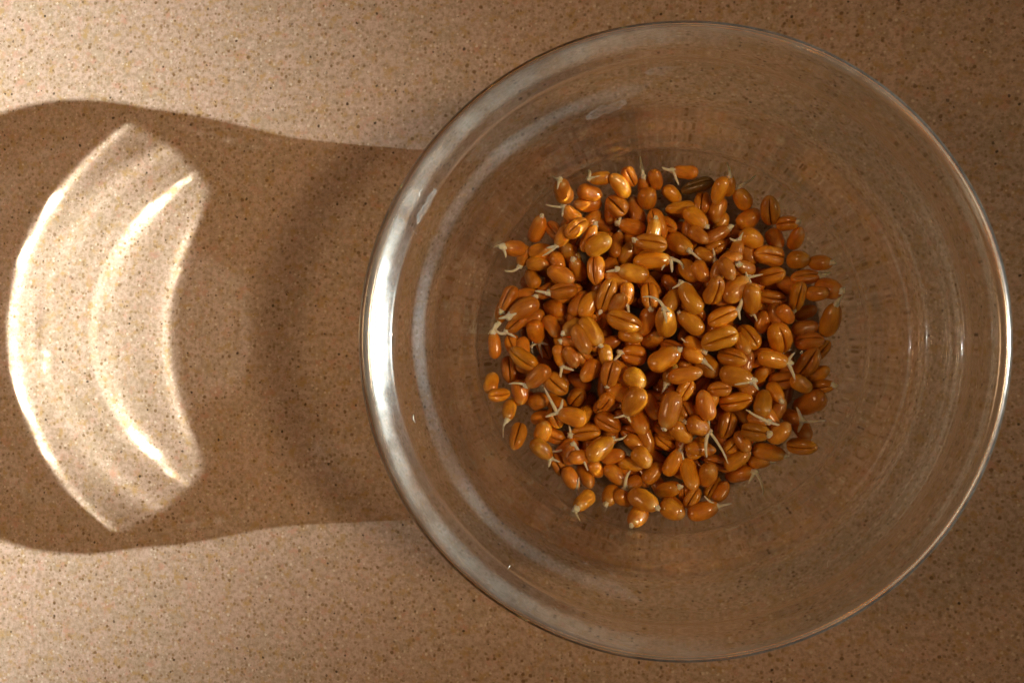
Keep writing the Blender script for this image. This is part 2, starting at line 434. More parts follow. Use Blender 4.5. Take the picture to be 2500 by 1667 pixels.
# ------------------------------------------------------------------ wheat kernels
# x, y, z, length, width (cm), heading, pitch, which side is up (b back, c crease, o crease of the one dull olive grain, s side, e germ end up), rootlets (image angle, length, bend)
KERNELS = [
(-2.266,-0.025,1.283,0.7,0.409,5.36,0.7,'b',0),
(-2.164,1.12,1.139,0.674,0.408,0.43,0,'c',0),
(-2.521,-1.432,0.963,0.677,0.407,2.57,-0.56,'b',0),
(0.521,-0.63,1.052,0.666,0.38,5.56,-0.7,'b',0),
(1.219,-2.772,0.874,0.674,0.362,2.84,0,'c',0),
(2.98,0.166,0.798,0.68,0.37,0.09,-0.42,'b',0),
(-2.123,1.995,1.207,0.71,0.4,2.05,0.7,'b',0),
(-2.571,-2.176,1.071,0.681,0.405,5.92,0,'c',0),
(0.054,2.673,0.957,0.694,0.375,5.78,0.7,'c',0),
(1.158,0.392,1.4,0.681,0.409,1.37,0,'b',0),
(0.525,-1.616,1.354,0.666,0.406,5.24,-0.14,'c',0),
(-2.637,-0.868,1.164,0.702,0.375,2.41,0,'c',0),
(0.552,1.592,1.377,0.714,0.404,2.26,-0.56,'b',0),
(-0.694,2.268,0.949,0.681,0.408,2.15,-0.42,'b',0),
(-1.195,3.066,0.858,0.709,0.366,4.61,0,'b',0),
(2.733,-0.472,0.695,0.703,0.409,1.75,-0.28,'b',0),
(-0.664,-2.147,0.98,0.707,0.361,5.92,0.14,'c',0),
(-0.516,-3.109,0.7,0.68,0.383,5.24,0.28,'c',0),
(0.341,-2.902,0.819,0.688,0.405,2.42,0,'b',0),
(-1.54,2.303,1.277,0.692,0.39,3.37,0,'c',0),
(1.444,1.709,1.196,0.709,0.382,4.48,0,'b',0),
(2.054,0.743,0.95,0.709,0.395,5.72,0,'c',0),
(1.793,-2.092,0.701,0.681,0.381,2.1,-0.42,'c',0),
(-1.028,1.384,1.461,0.667,0.398,2.68,0,'b',0),
(-3.063,0.54,1.158,0.696,0.381,3.5,0,'b',0),
(2.089,1.419,0.741,0.718,0.385,1.54,-0.7,'b',0),
(2.264,-1.306,1.05,0.664,0.398,2.91,0,'b',0),
(-2.008,0.366,1.279,0.709,0.362,1.83,-0.14,'b',0),
(-0.632,3.021,0.926,0.709,0.372,1.9,0,'b',0),
(0.084,-2.023,1.055,0.714,0.384,5.76,-0.28,'c',0),
(-0.13,-1.34,1.196,0.678,0.389,3.12,0,'c',0),
(-0.327,1.255,1.311,0.708,0.406,5.47,0,'b',0),
(-1.636,0.035,1.44,0.674,0.368,2.39,0,'c',0),
(-3.188,1.07,1.106,0.708,0.374,3.31,0.14,'b',0),
(-2.801,-0.109,0.799,0.707,0.376,5.22,0.14,'c',0),
(1.327,-0.562,1.088,0.661,0.375,3.61,0,'b',0),
(1.348,1.053,1.465,0.672,0.399,3.99,0.28,'b',0),
(1.237,2.266,0.952,0.696,0.378,0.47,-0.28,'c',0),
(1.825,2.008,1.102,0.661,0.41,1.97,0,'b',0),
(-3.31,-1.192,1.063,0.682,0.372,1.15,0,'c',0),
(-1.701,-2.54,1.119,0.661,0.363,4.62,0,'b',0),
(0.939,-1.414,1.385,0.673,0.381,0.72,-0.14,'b',0),
(0.167,0.879,1.532,0.706,0.385,4.16,0.42,'b',0),
(0.579,2.433,1.064,0.702,0.366,1.7,0.28,'b',0),
(0.628,0.69,1.466,0.699,0.397,2.33,0,'c',0),
(-2.118,2.702,1.279,0.704,0.401,4.09,0.14,'c',0),
(0.029,-0.411,1.323,0.707,0.362,4.69,-0.56,'b',0),
(2.066,-0.353,1.233,0.698,0.385,0.41,0.14,'c',0),
(-2.534,0.439,0.976,0.7,0.371,0.16,0.7,'c',0),
(-1.842,-1.735,1.075,0.682,0.368,3.94,0.7,'b',0),
(-0.354,1.937,1.124,0.702,0.376,3.62,0,'c',0),
(1.8,-1.004,1.233,0.703,0.397,2.13,0,'b',0),
(0.768,-3.119,0.92,0.669,0.372,3.61,0.42,'b',0),
(1.69,-0.062,1.087,0.705,0.384,2.28,-0.7,'c',0),
(-0.922,-0.711,1.47,0.706,0.405,2.29,0,'b',0),
(-1.129,-2.933,0.857,0.702,0.402,3.37,-0.42,'b',0),
(-0.732,0.053,1.129,0.696,0.362,1.85,0,'b',0),
(1.689,-2.659,0.848,0.67,0.398,2.83,0.42,'c',0),
(-2.65,1.947,1.071,0.664,0.405,6.2,0,'b',0),
(-1.757,-0.425,1.36,0.702,0.384,2.22,0.7,'c',0),
(-1.28,-2.275,0.988,0.676,0.407,4.05,0.42,'b',0),
(2.775,1.253,0.969,0.704,0.375,2.66,0,'b',0),
(-3.438,-0.15,1.12,0.699,0.395,5.16,0,'c',0),
(-3.068,-0.593,1.336,0.67,0.409,5.97,0.14,'b',0),
(-1.298,-1.475,1.071,0.669,0.391,0.42,0,'c',0),
(2.283,-1.919,1.045,0.663,0.373,2.44,0.42,'c',0),
(-0.381,0.444,1.45,0.712,0.405,4.29,-0.28,'b',0),
(1.66,-1.531,1.007,0.707,0.366,5.24,0,'b',0),
(-2.23,-2.503,1.114,0.715,0.395,3.81,-0.42,'b',0),
(-1.648,0.683,1.224,0.69,0.362,2.47,-0.7,'c',0),
(0.744,-2.433,1.013,0.697,0.393,3.86,0.7,'c',0),
(1.095,2.914,0.694,0.661,0.408,5.4,-0.14,'b',0),
(-0.759,3.739,1.331,0.541,0.325,-1.05,-0.7,'c',0),
(-1.749,3.198,1.041,0.673,0.392,-3.05,0.28,'b',0),
(-0.445,3.579,0.971,0.541,0.325,1.66,0.7,'b',[[-98,190,0]]),
(-1.632,2.872,0.932,0.541,0.325,0.87,-0.28,'b',0),
(-3.228,1.993,1.199,0.541,0.325,-1.92,-0.14,'b',[[170,130,45]]),
(-2.882,1.8,1.26,0.556,0.347,-0.09,0,'b',0),
(-3.022,1.476,1.147,0.614,0.362,2.09,-0.7,'b',[[-110,60,0]]),
(-1.957,1.666,1.244,0.644,0.392,1.92,0.7,'b','n'),
(-0.807,1.062,1.628,0.541,0.325,-1.57,-0.14,'b',[[80,150,0],[-95,80,0]]),
(-2.707,1.165,1.192,0.541,0.331,-2.62,0.28,'b',[[165,90,0]]),
(-3.389,0.405,1.354,0.6,0.337,-2.44,-0.14,'c',[[-165,90,60],[30,70,0]]),
(-3.751,0.684,1.219,0.541,0.325,-1.75,0,'b',[[115,200,-20],[140,120,30]]),
(-3.89,-0.08,1.37,0.658,0.325,1.66,0,'b',[[-70,60,0]]),
(-2.057,0.01,1.581,0.541,0.325,-3.14,0,'b','n'),
(1.425,3.485,1.227,0.541,0.325,1.48,0.7,'b',[[-95,110,0]]),
(1.279,2.692,0.878,0.541,0.325,-1.92,0,'b',0),
(1.894,2.773,0.928,0.6,0.428,0.61,0,'b',0),
(2.709,2.615,1.172,0.556,0.337,0,0.7,'c','n'),
(2.903,2.289,1.09,0.6,0.337,1.22,0.7,'b',0),
(3.389,1.723,1.288,0.585,0.337,-0.09,0.7,'b','n'),
(1.143,2.093,1.203,0.556,0.325,0.52,0,'c',0),
(1.581,2.005,1.41,0.541,0.325,1.31,0,'b',[[-170,60,40],[-60,50,0]]),
(3.568,1.156,1.22,0.658,0.452,-0.35,0.7,'b','n'),
(3.158,0.66,0.717,0.541,0.325,0.35,0.28,'b',0),
(0.806,1.53,1.693,0.541,0.368,-1.05,0,'b',0),
(2.171,0.419,1.123,0.556,0.337,-1.92,-0.14,'b',[[100,90,0],[-70,80,0]]),
(3.468,-0.194,0.877,0.556,0.325,0.87,0.14,'c',0),
(-3.899,-0.946,1.675,0.541,0.377,1.4,-0.42,'b',0),
(-3.691,-1.212,1.78,0.57,0.325,0.09,-0.7,'c',0),
(-3.284,-1.175,1.336,0.6,0.392,-1.4,0,'b',0),
(-3.535,-1.598,1.37,0.541,0.337,-1.66,0.56,'b',[[110,140,-15]]),
(-2.873,-1.399,1.103,0.556,0.398,0.35,0.42,'b',0),
(-3.219,-0.145,1.264,0.541,0.325,-1.4,0.28,'b','n'),
(-2.335,-0.321,1.5,0.541,0.325,-1.4,-0.28,'b',[[-100,140,0],[95,90,0],[20,80,0]]),
(-2.827,-1.774,0.997,0.541,0.325,0.35,0,'b',0),
(-0.974,-1.143,1.479,0.687,0.398,-0.44,0,'b',0),
(0.072,-1.057,1.241,0.541,0.325,-1.05,0.42,'b',0),
(-0.276,-1.463,1.411,0.658,0.325,-1.22,-0.14,'b',0),
(-2.749,-2.075,1.337,0.541,0.392,1.22,0,'b',0),
(-2.401,-2.87,1.198,0.6,0.337,-1.05,0,'c',0),
(-2.108,-2.567,1.385,0.541,0.325,1.22,0.14,'b',[[60,200,10]]),
(-1.785,-3.131,0.973,0.658,0.368,-1.05,0.42,'b',0),
(-1.529,-2.947,1.141,0.541,0.325,-1.05,-0.7,'b',0),
(-1.859,-2.638,1.483,0.6,0.337,0,-0.56,'b',0),
(-0.662,-2.321,1.184,0.541,0.337,-0.7,0,'b',0),
(-0.396,-2.192,1.22,0.658,0.325,-1.22,0,'b',0),
(-1.111,-3.061,1.113,0.629,0.368,-0.79,0,'b',0),
(-0.752,-2.807,1.144,0.6,0.325,-0.26,0,'b',0),
(-0.696,-3.271,1.041,0.541,0.325,-2.62,0.7,'b',[[-75,130,20],[160,70,0]]),
(-1.196,-3.529,1.188,0.556,0.392,-2.09,0.7,'b','n'),
(-0.896,-3.583,1.259,0.541,0.368,-0.7,-0.56,'b','n'),
(-0.134,-3.33,0.77,0.541,0.325,-1.05,0.28,'b',0),
(3.411,-0.723,0.884,0.541,0.337,0.52,0.28,'b',0),
(1.803,-0.469,1.425,0.541,0.325,1.22,0,'b',0),
(3.478,-1.01,0.976,0.6,0.325,0.26,0.7,'c','n'),
(0.505,-1.103,1.393,0.541,0.325,0.87,-0.42,'b',0),
(2.491,-1.496,1.254,0.541,0.325,1.05,0,'b',0),
(3.054,-1.972,1.018,0.6,0.398,-1.22,0.7,'b',0),
(2.136,-2.705,0.932,0.541,0.325,0.09,-0.14,'b',[[-25,80,0]]),
(1.632,-2.659,1.147,0.687,0.337,0.61,0,'b',0),
(0.485,-3.466,1.089,0.541,0.325,-1.4,-0.28,'c',0),
(0.638,-3.518,1.264,0.541,0.337,1.05,0,'c',0),
(-1.422,3.69,1.518,0.541,0.325,-3.05,0.28,'b',[[-95,70,-30],[-10,70,0]]),
(-0.177,3.693,1.11,0.541,0.347,-1.22,-0.7,'s',0),
(0.193,3.393,0.801,0.556,0.337,-0.7,-0.42,'b',0),
(0.476,3.814,1.278,0.585,0.331,-3.28,0,'b',[[195,70,20],[70,100,0]]),
(-2.064,2.863,1.519,0.556,0.362,2.27,0,'b',[[185,120,15],[100,60,0]]),
(-2.466,2.529,1.415,0.644,0.337,-0.87,0.56,'c',0),
(-2.249,2.367,1.723,0.541,0.325,-2.09,0,'b',[[145,110,10],[170,60,0]]),
(-1.664,2.35,1.513,0.702,0.325,1.13,0,'s','n'),
(-0.133,2.658,1.16,0.761,0.392,-1.22,0,'c',0),
(-1.067,2.237,1.096,0.702,0.325,1.4,-0.42,'b','n'),
(-0.841,2.017,1.15,0.541,0.325,1.22,0.14,'b',0),
(-3.373,2.13,1.686,0.66,0.377,-3.14,0.8,'e',[[195,90,-10],[70,70,20]]),
(-2.816,2.099,1.287,0.585,0.347,0.17,-0.14,'b',0),
(-2.404,1.818,1.305,0.541,0.337,-1.22,0,'b',0),
(-2.305,1.516,1.501,0.687,0.398,-0.44,0,'b',0),
(-1.5,1.606,1.528,0.687,0.407,-1.54,0,'c',0),
(-3.553,0.981,1.384,0.687,0.377,-2.01,0.14,'c','n'),
(-3.176,0.746,1.529,0.805,0.452,-2.62,0.28,'b',[[170,60,0],[-20,60,0]]),
(-2.512,0.775,1.045,0.673,0.437,-3.49,-0.7,'b','n'),
(-1.006,0.841,1.716,0.658,0.368,0.87,0.7,'b',0),
(-0.302,0.998,1.64,0.658,0.398,-1.48,0.28,'c','n'),
(-2.542,0.343,1.288,0.629,0.368,-0.96,0.42,'b',0),
(-2.922,0.224,1.196,0.658,0.428,-1.4,-0.7,'b',[[75,110,0],[150,80,0],[20,60,0]]),
(-2.027,0.307,1.584,0.541,0.392,-2.62,0.28,'b','n'),
(-0.742,0.128,1.429,0.614,0.337,-0.26,0.42,'b',0),
(-0.25,0.07,1.167,0.614,0.428,0.7,0.7,'b',0),
(-1.291,-0.317,1.565,0.541,0.325,-1.4,0,'b',[[95,70,0],[-80,80,0]]),
(1.21,2.966,1.048,0.6,0.368,-1.92,0,'b',0),
(0.369,3.049,1.043,0.673,0.325,-3.05,0,'s',0),
(1.74,3.217,1.044,0.57,0.398,2.18,0.42,'b',[[-40,190,-15],[-110,50,0]]),
(2.335,2.918,1.159,0.746,0.428,-4.5,0.7,'c',0),
(2.477,2.293,0.873,0.556,0.398,-1.22,0.28,'b',0),
(1.174,2.39,1.17,0.702,0.337,0.52,-0.14,'b','n'),
(0.764,2.377,1.351,0.541,0.337,-0.7,0.14,'b',0),
(0.906,1.904,1.373,0.541,0.325,-0.52,0,'b',[[20,110,25],[-100,80,0]]),
(1.927,2.27,1.303,0.629,0.428,-0.44,-0.56,'b',0),
(1.439,1.785,1.615,0.541,0.337,0.35,0,'b',0),
(1.165,1.52,1.76,0.541,0.325,-1.92,-0.14,'b',0),
(1.343,1.556,1.97,0.541,0.325,-1.05,0,'b',0),
(1.761,1.612,1.576,0.541,0.325,2.79,0.7,'b','n'),
(2.409,0.982,0.91,0.658,0.368,-0.14,-0.14,'c',0),
(3.106,1.419,1.044,0.702,0.337,0.09,-0.28,'c',[[-20,90,0]]),
(3.305,1.052,1.332,0.57,0.337,0,0.7,'b',0),
(2.432,0.591,1.223,0.541,0.325,-1.4,0,'b',0),
(2.649,0.585,1.322,0.541,0.337,-0.87,-0.56,'b',0),
(3.628,0.472,1.058,0.819,0.428,1.31,0.42,'b',[[-60,130,15]]),
(1.857,0.097,1.301,0.658,0.428,2.18,-0.28,'c',0),
(3.114,0.302,0.992,0.629,0.368,0.14,-0.28,'b',[[-10,100,20]]),
(3.195,0.01,1.009,0.658,0.398,0.09,0,'c',0),
(1.687,-0.047,1.473,0.6,0.325,-0.96,0.42,'b',0),
(0.676,-0.077,1.408,0.541,0.325,-0.61,0,'b',[[-150,170,15]]),
(-3.567,-0.661,1.096,0.658,0.452,-1.48,0.14,'c',0),
(-3.3,-2.167,1.592,0.717,0.398,-1.75,0.7,'c',0),
(-2.418,-0.981,1.435,0.629,0.452,-0.7,0,'c',0),
(-2.051,-0.347,1.646,0.541,0.337,-1.05,0,'b',0),
(-2.013,-1.316,0.865,0.556,0.398,-2.27,-0.56,'c',0),
(-2.465,-1.762,1.198,0.541,0.368,-1.22,-0.14,'c',0),
(-1.298,-1.369,1.468,0.541,0.368,-2.27,-0.7,'c',0),
(-0.538,-1.821,1.403,0.66,0.44,-1.05,0.66,'e',0),
(0.272,-1.749,1.402,0.541,0.325,-0.17,0.7,'b',[[-5,70,0]]),
(0.466,-1.06,1.654,0.541,0.337,1.05,0,'c',0),
(0.146,-0.726,1.387,0.541,0.325,-1.92,0,'b',[[-60,90,0],[120,60,0]]),
(-2.76,-2.481,1.474,0.658,0.398,-0.79,-0.42,'b',[[20,60,0],[100,50,0]]),
(-2.096,-3.14,1.356,0.6,0.368,-1.05,0,'b',[[70,90,0],[-80,80,0]]),
(-1.766,-3.576,1.715,0.66,0.377,-2.44,0.8,'e',[[85,130,0]]),
(-1.133,-2.622,1.246,0.585,0.337,0.26,0,'b',0),
(0.384,-2.027,1.526,0.746,0.398,-0.79,-0.7,'b',0),
(-0.252,-3.021,0.924,0.629,0.368,0.87,-0.28,'b',0),
(-0.574,-3.901,1.587,0.66,0.407,-2.27,0.8,'e','n'),
(0.217,-3.75,1.19,0.629,0.428,-0.52,0.56,'b',0),
(0.105,-3.372,1.133,0.702,0.368,0.44,0.56,'b','n'),
(0.968,-0.55,1.268,0.687,0.452,-0.79,0.56,'b',0),
(0.645,-0.313,1.49,0.541,0.325,-0.52,0,'b',[[40,80,0]]),
(3.168,-0.459,1.002,0.775,0.452,1.05,0.42,'c',0),
(2.125,-0.785,1.036,0.585,0.337,1.13,0.7,'b',0),
(2.64,-0.872,0.974,0.658,0.428,0.17,0,'c',0),
(2.431,-1.119,1.29,0.541,0.325,-1.05,0.56,'b','n'),
(3.205,-1.364,0.949,0.834,0.512,-2.62,-0.56,'b',0),
(2.834,-1.686,0.998,0.541,0.325,-0.35,0.7,'b',[[-115,90,0],[0,140,-10],[110,70,0]]),
(2.329,-1.713,1.44,0.556,0.325,-1.05,0,'b','n'),
(2.047,-1.713,1.491,0.541,0.325,-0.17,0.7,'b',[[-150,160,0],[15,110,0]]),
(2.467,-1.975,1.647,0.6,0.398,0.7,0,'b',0),
(3,-2.306,1.271,0.746,0.368,0.03,0.7,'c',0),
(0.756,-1.872,1.555,0.585,0.428,-0.44,-0.42,'b',[[-90,90,0],[95,170,-15],[60,240,10]]),
(1.557,-2.324,1.016,0.556,0.325,0.79,-0.28,'c',0),
(1.738,-2.237,1.222,0.541,0.325,-1.05,0.28,'b',0),
(0.824,-2.411,1.279,0.717,0.325,-0.09,-0.28,'b',0),
(2.324,-2.483,1.021,0.746,0.398,-0.17,0,'b','n'),
(0.968,-2.98,1.269,0.66,0.428,1.22,0.66,'e',0),
(1.104,-3.334,0.885,0.6,0.337,1.05,-0.42,'c',0),
(1.283,-3.392,1.033,0.541,0.325,0.96,-0.28,'b',0),
(0.187,-3.742,1.551,0.6,0.452,-0.52,0,'b',0),
(0.875,-3.775,1.383,0.746,0.428,0.35,-0.14,'b',[[-145,110,15],[-15,80,0]]),
(-2.217,3.369,1.86,0.66,0.44,1.83,0.8,'e',[[100,60,0],[-140,70,20]]),
(-1.661,3.41,1.27,0.644,0.398,-0.21,-0.56,'b',0),
(-0.977,3.529,1.426,0.731,0.377,-4.01,0.7,'b',0),
(-1.065,3.119,1.135,0.585,0.467,-3.93,0,'c',0),
(-0.37,3.265,1.037,0.57,0.452,-1.48,-0.7,'b',0),
(0.749,3.541,0.973,0.805,0.325,-2.93,-0.42,'o',0),
(-2.876,2.6,1.368,0.687,0.392,1.13,0.42,'b','n'),
(-1.919,2.542,1.782,0.673,0.368,0.73,-0.56,'c',0),
(-1.445,2.165,1.669,0.658,0.452,0.52,0,'b',0),
(-0.726,2.641,1.054,0.658,0.368,-3.4,0,'b',[[-75,80,0],[-10,70,-20]]),
(-0.219,2.51,1.396,0.541,0.325,1.4,0,'b','n'),
(-0.289,2.196,1.586,0.746,0.398,-3.32,0,'c','n'),
(-2.274,1.157,1.412,0.687,0.398,-2.97,0,'c',[[190,90,0]]),
(-0.679,1.532,1.572,0.731,0.437,-3.35,0.14,'b',[[170,70,0]]),
(-0.248,1.822,1.373,0.878,0.407,0.05,0,'b',[[45,130,45],[130,90,-20],[85,80,0]]),
(0.359,2.205,1.185,0.819,0.452,-0.73,0.7,'b',[[40,90,0]]),
(-1.92,0.88,1.318,0.717,0.377,1.05,-0.42,'b',0),
(-1.669,0.842,1.451,0.717,0.398,1.05,-0.14,'b',0),
(-1.274,1.024,1.606,0.805,0.398,-1.92,-0.14,'c','n'),
(0.567,0.959,1.695,0.805,0.422,2.09,-0.14,'b',[[20,70,25],[150,60,0],[75,80,0]]),
(-1.602,0.215,1.722,0.775,0.452,-0.96,0,'b','n'),
(-1.812,0.039,1.834,0.717,0.368,-1.13,0,'b',0),
(0.583,0.414,1.627,0.702,0.398,2.44,0,'b','n'),
(-3.17,-0.382,1.566,0.775,0.398,2.53,-0.14,'c',0),
(0.871,3.157,0.958,0.57,0.398,1.4,-0.28,'c',0),
(0.71,2.767,1.284,0.658,0.398,-0.7,0,'b','n'),
(1.219,3.356,1.346,0.658,0.347,-1.92,-0.42,'b',0),
(2.313,1.906,1.113,0.775,0.482,3,0.56,'c',0),
(2.937,1.805,1.144,0.541,0.407,0,0.7,'b',0),
(2.368,1.467,1.121,0.629,0.398,0.21,0.28,'c',0),
(1.077,1.117,1.837,0.746,0.428,1.22,0.7,'c',0),
(1.556,1.149,1.705,0.761,0.467,0.79,-0.28,'b',[[-10,90,0],[60,60,0],[-110,50,0]]),
(1.88,0.922,1.64,0.805,0.452,-1.48,-0.7,'s',[[60,60,20]]),
(2.923,0.994,1.147,0.702,0.368,-1.75,-0.42,'c',[[110,60,0]]),
(1.282,0.553,1.669,0.731,0.398,0.44,0,'c',[[-95,120,-50],[80,60,0]]),
(2.518,0.068,1.265,0.819,0.518,-1.31,-0.7,'c',[[-10,50,0]]),
(1.492,-0.354,1.467,0.746,0.428,-0.26,0.7,'c',0),
(2.368,-0.394,1.462,0.717,0.398,-0.21,-0.28,'b',[[70,110,0],[150,60,0],[-60,70,20]]),
(-2.832,-0.797,1.602,0.717,0.428,-2.44,-0.14,'b',[[185,120,-25],[-60,80,0]]),
(-1.649,-0.659,1.514,0.6,0.398,-2.18,0,'b',0),
(-1.179,-0.722,1.735,0.629,0.452,-1.83,-0.14,'c','n'),
(-2.074,-1.71,1.427,0.717,0.452,-3.4,-0.14,'b',[[-120,190,0],[-70,90,-20],[160,80,0]]),
(-0.631,-0.821,1.716,0.57,0.428,-0.7,0,'b',0),
(-1.259,-1.858,1.139,0.687,0.452,-0.52,-0.28,'c',0),
(-1.784,-2.103,1.195,0.717,0.398,-2.97,-0.14,'c',[[140,190,45],[-100,60,0]]),
(-1.418,-2.426,1.432,0.805,0.452,0.7,-0.56,'b',[[170,70,0],[-15,110,-30]]),
(0.466,-0.738,1.78,0.775,0.368,0.21,0,'b',0),
(-0.48,-2.617,1.394,0.541,0.428,-0.87,0,'b',0),
(0.014,-2.309,0.913,0.614,0.337,-0.7,-0.42,'c',0),
(0.219,-2.747,1.081,0.717,0.377,1.05,0,'b',[[75,110,0],[-70,50,0]]),
(-0.447,-3.552,1.567,0.775,0.452,-0.38,0.42,'b','n'),
(0.581,-2.994,1.248,0.805,0.398,-1.31,0.56,'b',0),
(1.566,-0.767,1.585,0.746,0.452,-0.26,0.14,'b',[[165,110,0],[60,60,0]]),
(3.005,-0.947,1.152,0.585,0.368,-0.61,-0.42,'b',0),
(1.213,-1.05,1.442,0.541,0.347,-3.05,0,'c',0),
(1.589,-1.329,1.314,0.775,0.428,0.21,0.42,'c',0),
(0.905,-1.4,1.663,0.702,0.398,1.83,0,'b',0),
(2.141,-1.338,1.509,0.717,0.398,1.31,-0.7,'b',0),
(1.393,-1.877,1.095,0.658,0.428,-1.83,0,'c',0),
(1.979,-1.974,1.596,0.717,0.398,-0.09,0.7,'c','n'),
(1.713,-3.002,0.926,0.775,0.368,0.31,0.56,'b',[[70,170,15],[120,80,0]]),
(-0.863,0.448,1.673,0.834,0.452,-0.35,-0.14,'c',0),
(0.04,0.442,1.762,0.805,0.467,1.71,0.7,'b',[[-150,160,-40],[80,90,0],[30,40,0]]),
(-0.671,-0.304,1.365,0.6,0.467,-3.32,0,'c',[[130,170,0]]),
(0.012,-0.369,1.685,0.79,0.497,0.52,0,'b','n'),
(1.198,0.067,1.668,0.834,0.518,-2.79,0,'c',0),
(-0.659,-1.357,1.73,0.819,0.512,-2.09,-0.56,'b',[[165,80,0],[60,50,0]]),
(0.125,-1.514,1.805,0.878,0.482,-1.83,0,'b','n')]
